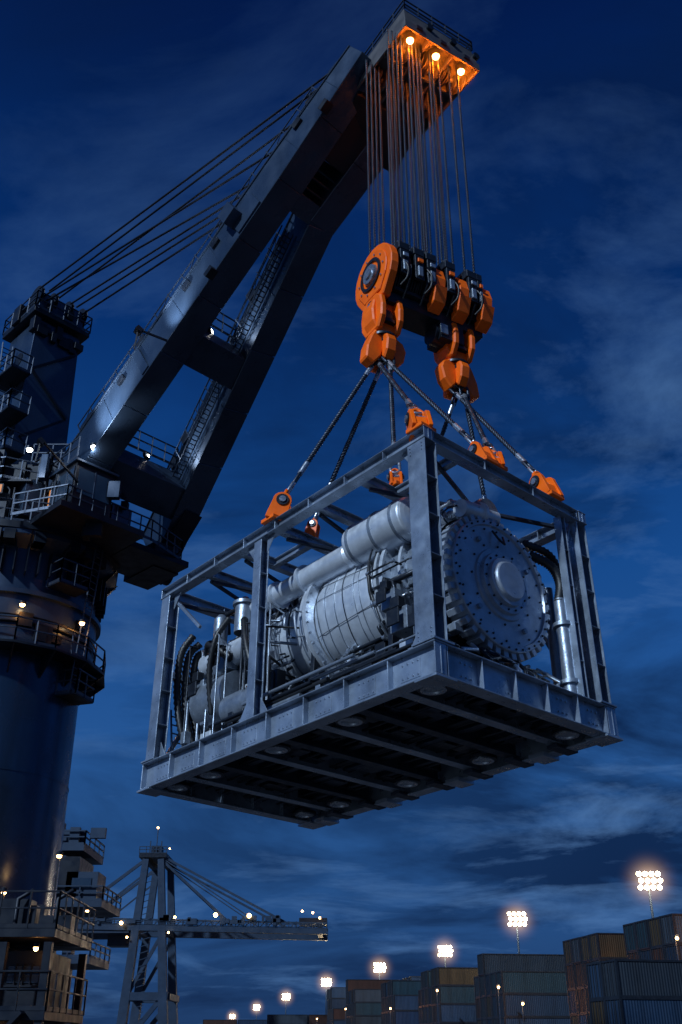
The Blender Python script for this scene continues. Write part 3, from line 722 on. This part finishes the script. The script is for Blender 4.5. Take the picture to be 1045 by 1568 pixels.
for (f,q,z),(s,qq,n) in [((1.4,-1.5,40.4),(22.1,ql(22)-.2,1.5)),((1.4,-.9,40.6),(22.1,ql(22)+.1,1.6)),((1.4,-.3,40.4),(22.1,ql(22)+.7,1.5)),((1.6,.4,40.3),(22.3,qr(22),1.4)),((1.6,.8,40.3),(22.3,qr(22)+.3,1.4)),((1.4,-1.2,40.0),(18.2,ql(18)-.2,1.5)),((1.4,-1.0,39.8),(18.2,ql(18)+.7,1.5)),((1.6,1.2,40.0),(15.6,ql(15)+.2,1.4))]:
    b.tube([MC+F*f+Q*q+AZ*z,BP(s,qq,n)],.06,M_CRD,6)
b.obj('pendant_ropes',crane)
b=MB()
def lamp(p,em,r=.14): b.cyl(V(p),V(p)+V((0,0,-.12)),r*1.3,M_CRD,n=14); b.lathe(V(p)+V((0,0,-.12)),(0,0,-1),[(0,r),(.08,r*.8),(.12,0)],em,16)
for p in ((-14.2,37.8,26.0),(-11.4,38.2,26.4)): lamp(p,E_WH)
for p in ((-13.95,39.55,19.1),(-11.7,41.2,18.9),(-16.6,39.3,19.1)): lamp(p,E_WM,.12); plight('deck_lamp',V(p)+V((.1,-.25,-.3)),30,(1,.36,.06),.1,crane)
def flood(p,t,e_,ang_):
    p=V(p);t=V(t);d=(t-p).normalized(); x,y,z=fr(d)
    b.box(p-d*.15,(.4,.3,.2),M_CRD,(x,y,z)); b.box(p-d*.04,(.2,.14,.02),E_WH,(x,y,z)); b.beam(p-d*.2,p-d*.3-AZ*.9,.06,.06,M_CRD)
    slight('boom_floodlight',p+d*.1,t,e_,(.80,.90,1),ang_,.15,crane)
flood(BP(2.2,-5.2,-1.9),BP(4.6,-2.7,.1),6000,50)
flood(BP(8.6,-4.1,-1.4),BP(10.2,-2.7,.2),2200,60)
flood(BP(2.6,.9,.8),BP(4.9,2.3,-.1),800,75)
flood(BP(9.7,-.2,.5),BP(11.4,1.0,-.1),600,75)
b.beam(BP(8.6,-4.1,-1.6),BP(8.6,-2.6,-1.0),.08,.08,M_CRD); b.beam(BP(2.2,-5.2,-2.1),BP(1.2,-3,-2.4),.08,.08,M_CRD)
b.obj('crane_lamps',crane)
plight('cab_lamp',(-14.2,37.7,25.6),50,(.9,.95,1),.15,crane); plight('cab_lamp',(-11.4,38.1,26.0),50,(.9,.95,1),.15,crane)

# ================================================================== QUAY SERVICE PLATFORM
qb=empty('quay_service_platform')
b=MB()
x0,x1,y0,y1=-19,-8.9,33,38
for z in (.0,2.7,5.0): b.box(((x0+x1)/2,(y0+y1)/2,z+.1),(x1-x0,y1-y0,.25),M_CRD)
for i in range(8):
    x=x0+.2+(x1-x0-.4)*i/7
    for y in (y0+.2,y1-.2): b.box((x,y,2.5),(.25,.25,4.7),M_CRD)
b.box(((x0+x1)/2,(y0+y1)/2+.6,2.5),(x1-x0-1.2,y1-y0-1.6,4.4),M_CRD)
for i in range(7):
    x=x0+1.0+(x1-x0-.9)*i/7
    for z in (1.5,4.0):
        lit=(i,z) in ((2,4.0),(4,1.5),(5,4.0),(1,1.5))
        b.box((x,y0+1.38,z),(1.0,.03,.5),E_WIN if lit else M_GL)
        for dx in (-.25,0,.25): b.box((x+dx,y0+1.34,z),(.05,.05,.65),M_CRD)
        b.box((x,y0+1.34,z+.05),(1.0,.05,.04),M_CRD); b.box((x,y0+1.33,z-.34),(1.1,.1,.06),M_CRD)
b.rail([(x0,y0+.05,5.22),(x1,y0+.05,5.22),(x1,y1,5.22)],sp=.9,m=M_CRD); b.rail([(x0,y0+.05,2.92),(x1,y0+.05,2.92),(x1,y1,2.92)],sp=.9,m=M_CRD)
for i in range(16): b.box((random.uniform(x0+1,x1-1),random.uniform(y0+1,y1),5.7),(random.uniform(.4,1.6),random.uniform(.4,1),random.uniform(.5,1.8)),M_CRD)
for i in range(7):
    x=x0+2+i*1.3; b.tube([(x,y0+1,5.2),(x,y0+1,6.2),(x+.4,y0+1.2,6.5)],.08,M_CRD,6)
b.beam((x1-3.2,y0-.2,.1),(x1-.6,y0-.2,2.9),.5,.12,M_CRD)
b.obj('structure',qb,.01)
b=MB()
for p in ((-16.4,33.6,4.85),(-11.0,33.6,2.6),(-9.6,33.6,4.85)): lamp(p,E_WM,.08); plight('service_lamp',V(p)+V((0,0,-.35)),8,(1,.36,.08),.1,qb)
for p in ((-12.6,38.9,7.2),(-10.9,39.6,8.6)):
    lamp(p,E_WM,.1); b.beam(V(p)+V((0,0,.05)),(p[0],p[1],5.1),.07,.07,M_CRD); plight('service_lamp',V(p)+V((0,.2,-.2)),30,(1,.40,.1),.1,qb)
b.obj('lamps',qb)

# ================================================================== BACKGROUND GANTRY
gt=empty('dock_gantry')
b=MB()
for x in (-29,-23.4):
    for y in (86,92): b.beam((x,y,0),(x,y,16),.8,.8,M_BG)
for z,x1_ in ((8,-20),(12.2,-19.5),(16.6,-21.5)):
    b.box(((-31+x1_)/2,89,z),(x1_+31,7.5,.5),M_BG); b.rail([(-31,85.3,z+.25),(x1_,85.3,z+.25),(x1_,92.6,z+.25)],sp=1.8,r=.05,m=M_BG)
b.box((-25,88,14.3),(6.5,5,3.2),M_CRD); b.box((-21.4,87,13.6),(2.6,3,2.2),M_BG); b.box((-27,88,18.2),(5,4,2.4),M_BG)
b.box((-21.4,85.45,13.8),(1.6,.05,.8),M_GL)
b.beam((-29,86,8),(-23.4,86,12),.4,.4,M_BG); b.beam((-23.4,86,2),(-29,86,8),.4,.4,M_BG)
for i in range(30): b.box((random.uniform(-30,-20.5),85.6+random.uniform(0,1),random.choice([8.8,12.9,17.2])+random.uniform(0,.8)),(random.uniform(.3,1.4),.5,random.uniform(.4,1.6)),M_BG)
for p in ((-20.6,85.4,11.8),(-24.5,85.4,11.8),(-22,85.4,7.6),(-26,85.4,16.2)): lamp(p,E_WM,.2)
b.obj('structure',gt)

# ================================================================== SHIP TO SHORE CRANE
sts=empty('ship_to_shore_crane')
b=MB()
Y0,Y1=300,318
for Y in (Y0,Y1):
    b.beam((-60,Y,0),(-57,Y,50),2.6,2.6,M_BG,w1=1.8,h1=1.8); b.beam((-47.6,Y,0),(-52.6,Y,50),2.6,2.6,M_BG,w1=1.8,h1=1.8)
    b.beam((-60,Y,14),(-47.6,Y,14),2.2,2.0,M_BG); b.beam((-59,Y,2),(-49,Y,14),1.2,1.2,M_BG)
    b.beam((-82,Y+.5,31),(-60,Y+.5,31),2.2,1.8,M_BG)
    b.beam((-86,Y,32),(-4,Y,30.5),2.0,1.6,M_BG); b.beam((-86,Y,34.2),(-4,Y,32.6),.5,.5,M_BG)
    n=38
    for i in range(n):
        xa=-86+82*i/n; xb=-86+82*(i+1)/n; za=32.4-1.5*i/n
        b.beam((xa,Y,za),(xb,Y,za+2.0),.25,.25,M_BG); b.beam((xb,Y,za),(xb,Y,za+2),.25,.25,M_BG)
    b.beam((-52.6,Y,50),(-32,Y,33),.7,.7,M_BG); b.beam((-52.6,Y,51),(-15,Y,32.5),.6,.6,M_BG); b.beam((-52.6,Y,50.5),(-24,Y,33),.3,.3,M_BG)
    b.beam((-57,Y,50),(-78,Y,34),.8,.8,M_BG); b.beam((-57,Y,46),(-72,Y,34),.4,.4,M_BG)
    b.beam((-59,Y,14),(-50,Y,31),.9,.9,M_BG)
    b.rail([(-84,Y-1.2,32.8),(-5,Y-1.2,31.4)],sp=4,r=.1,m=M_BG)
for x,z in ((-57,50),(-52.6,50),(-59.5,14),(-47.8,14),(-50.5,31),(-58.3,31),(-6,31)): b.beam((x,Y0,z),(x,Y1,z),1.4,1.6,M_BG)
b.box((-55,309,51),(8,20,1.2),M_CRD); b.rail([(-59,299,51.6),(-51,299,51.6)],sp=2,r=.1,h=1.8,m=M_BG)
b.box((-55,306,53),(3,4,3),M_CRD); b.beam((-54.6,302,52),(-54.6,302,59),.25,.25,M_BG)
for x in (-56.5,-53.2): b.beam((x,302,51),(x,302,55.5),.3,.3,M_BG)
b.box((-74,308,36),(12,12,5),M_BG); b.box((-63,306,28.5),(7,6,3),M_CRD); b.box((-8,306,33.5),(8,8,1.6),M_CRD)
for k in range(24): b.beam((-56.5,299.5,6+k*1.7),(-54.0,299.5,6+k*1.7+ .8),.2,.2,M_BG)
for i in range(26): b.box((random.uniform(-84,-8),299,33+random.uniform(-.4,1.4)),(random.uniform(.6,3),1.2,random.uniform(.6,2)),M_BG)
b.obj('structure',sts)
b=MB()
def gl(p,r,m): b.lathe(V(p)-AZ*r,AZ,[(0,0)]+[(r-r*math.cos(t),r*math.sin(t)) for t in (.4,.9,1.4,1.9,2.4)]+[(2*r,0)],m,12)
for p,r in (((-35.5,297.8,34.6),.6),((-26,297.8,34.4),.6),((-47,297.8,34),.35),((-11,297.8,35.6),.3),((-8,297.8,35.2),.3),((-6,297.8,33.8),.3),((-62,297.8,32.5),.5),((-60,297.8,28.8),.3),((-54.6,301.5,59.2),.3),((-72,297,38.6),.3),((-50,297.8,52.6),.2),((-48.5,297.8,30),.3)): gl(p,r,E_WM)
b.obj('lamps',sts)

# ================================================================== CONTAINERS
CC=[corr('container_steel_blue',(.014,.034,.072)),corr('container_navy',(.008,.019,.042)),corr('container_grey',(.028,.040,.058)),corr('container_rust',(.042,.018,.014)),corr('container_teal',(.010,.030,.046)),corr('container_slate',(.018,.027,.040)),corr('container_blue',(.008,.024,.06)),corr('container_deep_blue',(.010,.026,.055)),corr('container_ochre',(.045,.032,.018))]
M_CED=mat('container_frame',(.015,.021,.032),.5,.3,.3,2,0,spec=.3)
def stack(X,Y,ang,cols,rows,tiers,drop=0):
    r=math.radians(ang); u=V((math.cos(r),math.sin(r),0)); v=AZ.cross(u); b=MB()
    for i in range(cols):
        for j in range(rows):
            t=tiers-(random.randint(0,drop) if drop else 0)
            for k in range(t):
                c=V((X,Y,0))+u*(i*12.6+6.1+random.uniform(-.06,.06))+v*(j*2.6+1.25)+AZ*(k*2.62+1.3)
                b.box(c,(12.06,2.36,2.46),random.choice(CC),(u,v,AZ))
                for sx in (-1,1):
                    for sy in (-1,1):
                        b.box(c+u*sx*6.05+v*sy*1.17,(.18,.16,2.6),M_CED,(u,v,AZ))
                    b.box(c-v*1.19+AZ*sx*1.24,(12.1,.1,.14),M_CED,(u,v,AZ))
                    b.box(c-u*6.06+AZ*sx*1.24,(.1,2.4,.14),M_CED,(u,v,AZ))
                for q in (-.8,-.3,.3,.8): b.cyl(c-u*6.09+v*q-AZ*1.15,c-u*6.09+v*q+AZ*1.15,.035,M_CED,n=6)
                b.box(c-u*6.04,(.04,.05,2.4),M_CED,(u,v,AZ))
    return b.obj('container_stack')
stack(31.5,100,12,2,4,5)
stack(28.5,118,10,1,4,5,1)
stack(41,116,10,2,4,5)
stack(20.5,138,9,1,5,5,1)
stack(33.5,138,9,1,4,5,1)
stack(15.5,172,8,1,6,5,1); stack(28,172,8,1,5,5,1)
stack(10,205,7,1,6,5,1); stack(22.6,205,7,1,6,5,2)
stack(3,240,7,2,6,6,2); stack(-2,280,5,2,8,6,2); stack(-22,330,5,3,8,4,2); stack(-50,400,5,4,8,4,2)
stack(21,82,14,3,2,3)
yl=empty('yard_lamp'); b=MB()
for x,y,z in ((19.5,135,8.4),(31,99,6.5),(30.5,97,10.6),(14.8,168,9.5),(27.5,116,6.0),(27.8,116,9.6),(9,200,8),(24,150,4.5),(-12,300,7),(38,98,9.0),(22,133,6.5),(1,236,9),(-6,276,8),(36,98.5,12.2)):
    b.cyl((x,y,0),(x,y,z+.3),.06,M_BG,n=6); b.box((x,y-.3,z+.25),(.3,.7,.12),M_BG); gl((x,y-.5,z),.15,E_WM)
    plight('lamp_bulb',(x,y-1.0,z-.2),260,(1,.38,.1),.2,yl)
b.obj('poles',yl)

def glow_volume(name,col,st,pwr):  # self-emitting volume standing in for lamp bloom; no real haze scatters light
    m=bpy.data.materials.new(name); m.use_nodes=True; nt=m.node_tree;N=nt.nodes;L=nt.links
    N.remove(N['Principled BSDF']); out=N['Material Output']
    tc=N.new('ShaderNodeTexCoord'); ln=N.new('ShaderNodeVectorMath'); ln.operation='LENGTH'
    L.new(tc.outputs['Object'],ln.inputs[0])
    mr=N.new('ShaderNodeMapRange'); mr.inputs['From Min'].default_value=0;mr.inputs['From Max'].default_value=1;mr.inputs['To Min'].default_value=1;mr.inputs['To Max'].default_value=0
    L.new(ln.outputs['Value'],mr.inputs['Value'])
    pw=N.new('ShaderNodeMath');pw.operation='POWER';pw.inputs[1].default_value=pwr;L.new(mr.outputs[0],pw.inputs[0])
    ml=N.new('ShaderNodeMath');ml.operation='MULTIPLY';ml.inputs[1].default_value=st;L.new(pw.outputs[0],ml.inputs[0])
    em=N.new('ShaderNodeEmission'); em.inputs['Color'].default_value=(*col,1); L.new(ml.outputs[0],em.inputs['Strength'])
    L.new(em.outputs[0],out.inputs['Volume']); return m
H_W=glow_volume('glow_halo_warm',(1,.62,.32),.5,4.2); H_O=glow_volume('glow_halo_orange',(1,.22,.015),1.8,4)
def halo(p,r,m,parent=None):  # glowing ball added around a lamp to imitate its glare
    me=bpy.data.meshes.new('glow_halo'); bm=bmesh.new(); bmesh.ops.create_icosphere(bm,subdivisions=3,radius=1); bm.to_mesh(me); bm.free(); me.materials.append(m)
    o=bpy.data.objects.new('glow_halo',me); sc.collection.objects.link(o); o.parent=parent; o.location=p; o.scale=(r,r,r); return o
for X,Y,s_ in ((38.5,130,1),(28.6,172,1),(22.6,233,1.05),(10.1,284,1.1),(-4.8,351,1.15),(-23,457,1.2),(-45,585,1.3),(-76,770,1.5)):
    fm=empty('floodlight_mast'); b=MB()
    b.cyl((X,Y,0),(X,Y,19.2),.28,M_BG,r1=.14,n=10); b.box((X,Y-.1,19.3),(2.6,.25,.12),M_BG); b.box((X,Y-.1,20.3),(2.4,.25,.12),M_BG)
    b.beam((X-1,Y-.1,19),(X-1,Y-.1,21),.1,.1,M_BG); b.beam((X+1,Y-.1,19),(X+1,Y-.1,21),.1,.1,M_BG)
    for i in range(4):
        for k in range(3):
            cxx=X-1.2+.8*i+(.2 if k==1 else 0); b.box((cxx,Y-.35,19.35+.8*k),(.6,.3,.5),M_CRD); gl((cxx,Y-.65,19.35+.8*k),.29*s_,E_FL)
    b.obj('mast_and_lamps',fm); plight('flood',(X,Y-2.5,20),4000,(1,.75,.45),.8,fm)
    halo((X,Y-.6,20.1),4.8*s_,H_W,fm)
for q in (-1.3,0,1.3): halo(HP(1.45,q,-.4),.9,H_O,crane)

# ================================================================== GROUND
b=MB(); M_G=mat('asphalt_mat',(.05,.052,.058),.6,0,.3,.3,.3,3)
b.add([(-3000,-3000,0),(3000,-3000,0),(3000,3000,0),(-3000,3000,0)],[(0,1,2,3)],M_G); b.obj('ground')

# ================================================================== SKY / LIGHT
S=V((-.54,-.63,.56)).normalized()
w=bpy.data.worlds.new('World'); sc.world=w; w.use_nodes=True; nt=w.node_tree;N=nt.nodes;L=nt.links
bg=N['Background']
tc=N.new('ShaderNodeTexCoord'); sx=N.new('ShaderNodeSeparateXYZ'); nm=N.new('ShaderNodeVectorMath'); nm.operation='NORMALIZE'
L.new(tc.outputs['Generated'],nm.inputs[0]); L.new(nm.outputs[0],sx.inputs[0])
cr=N.new('ShaderNodeValToRGB'); R=cr.color_ramp; R.elements[0].position=0; R.elements[0].color=(.011,.036,.11,1)
R.elements[1].position=1; R.elements[1].color=(.0005,.005,.04,1)
for p,c in ((.06,(.015,.056,.17)),(.2,(.022,.098,.30)),(.42,(.008,.066,.255)),(.62,(.0022,.029,.145)),(.82,(.0008,.010,.068))):
    e_=R.elements.new(p); e_.color=(*c,1)
L.new(sx.outputs['Z'],cr.inputs[0])
def math_(op,a,b_=None):
    n=N.new('ShaderNodeMath'); n.operation=op
    for i,v_ in enumerate((a,b_)):
        if v_ is None: continue
        if isinstance(v_,(int,float)): n.inputs[i].default_value=v_
        else: L.new(v_,n.inputs[i])
    return n.outputs[0]
def mrange(src,a,b_,c=0,d=1):
    n=N.new('ShaderNodeMapRange'); n.inputs['From Min'].default_value=a;n.inputs['From Max'].default_value=b_;n.inputs['To Min'].default_value=c;n.inputs['To Max'].default_value=d
    L.new(src,n.inputs['Value']); return n.outputs[0]
zz=math_('ADD',math_('MAXIMUM',sx.outputs['Z'],0),.25)
cv=N.new('ShaderNodeCombineXYZ'); L.new(math_('DIVIDE',sx.outputs['X'],zz),cv.inputs[0]); L.new(math_('DIVIDE',sx.outputs['Y'],zz),cv.inputs[1])
def noise(rot,scl,loc,s,det,rough,dist):
    mp=N.new('ShaderNodeMapping'); mp.inputs['Rotation'].default_value=(0,0,rot); mp.inputs['Scale'].default_value=scl; mp.inputs['Location'].default_value=loc
    L.new(cv.outputs[0],mp.inputs[0]); n1=N.new('ShaderNodeTexNoise'); n1.inputs['Scale'].default_value=s; n1.inputs['Detail'].default_value=det; n1.inputs['Roughness'].default_value=rough; n1.inputs['Distortion'].default_value=dist
    L.new(mp.outputs[0],n1.inputs['Vector']); return n1.outputs['Fac']
nA=noise(.5,(1.0,1.7,1),(3.1,1.7,0),2.1,11,.62,.5)
nB=noise(-.3,(.8,1.3,1),(7.7,4.2,0),1.5,9,.58,.4)
right=mrange(sx.outputs['X'],-.3,.25,.5,1.0)
fade=mrange(sx.outputs['Z'],.85,.4,.15,1)
mixd=N.new('ShaderNodeMix'); mixd.data_type='RGBA'; mixd.inputs['B'].default_value=(.0018,.009,.042,1)
L.new(cr.outputs[0],mixd.inputs['A']); L.new(math_('MULTIPLY',mrange(nB,.41,.60),math_('MULTIPLY',right,.85)),mixd.inputs['Factor'])
mixc=N.new('ShaderNodeMix'); mixc.data_type='RGBA'; mixc.inputs['B'].default_value=(.085,.20,.44,1)
L.new(mixd.outputs['Result'],mixc.inputs['A']); L.new(math_('MULTIPLY',math_('MULTIPLY',mrange(nA,.50,.74),.75),math_('MULTIPLY',fade,right)),mixc.inputs['Factor'])
sk=N.new('ShaderNodeTexSky'); sk.sky_type='NISHITA'; sk.sun_disc=False; sk.sun_elevation=math.asin(S.z); sk.sun_rotation=math.atan2(S.x,S.y)
ad=N.new('ShaderNodeMix'); ad.data_type='RGBA'; ad.blend_type='ADD'; ad.inputs['Factor'].default_value=.0002
L.new(mixc.outputs['Result'],ad.inputs['A']); L.new(sk.outputs[0],ad.inputs['B'])
L.new(ad.outputs['Result'],bg.inputs['Color']); bg.inputs['Strength'].default_value=1.0
sl_=bpy.data.lights.new('sun','SUN'); sl_.energy=3.5; sl_.angle=math.radians(2); sl_.color=(.66,.82,1)
so=bpy.data.objects.new('sun',sl_); sc.collection.objects.link(so); so.rotation_mode='QUATERNION'; so.rotation_quaternion=S.to_track_quat('Z','Y')

# ================================================================== CAMERA
cd=bpy.data.cameras.new('camera'); co=bpy.data.objects.new('camera',cd); sc.collection.objects.link(co)
cd.sensor_fit='VERTICAL'; cd.sensor_height=36; cd.lens=36*1498.3/1568; cd.clip_end=6000; cd.clip_start=.1
co.location=(0,0,CZ); co.rotation_euler=(math.radians(90+28.63),0,0)
sc.camera=co
sc.view_settings.view_transform='Standard'; sc.view_settings.look='None'; sc.view_settings.exposure=0
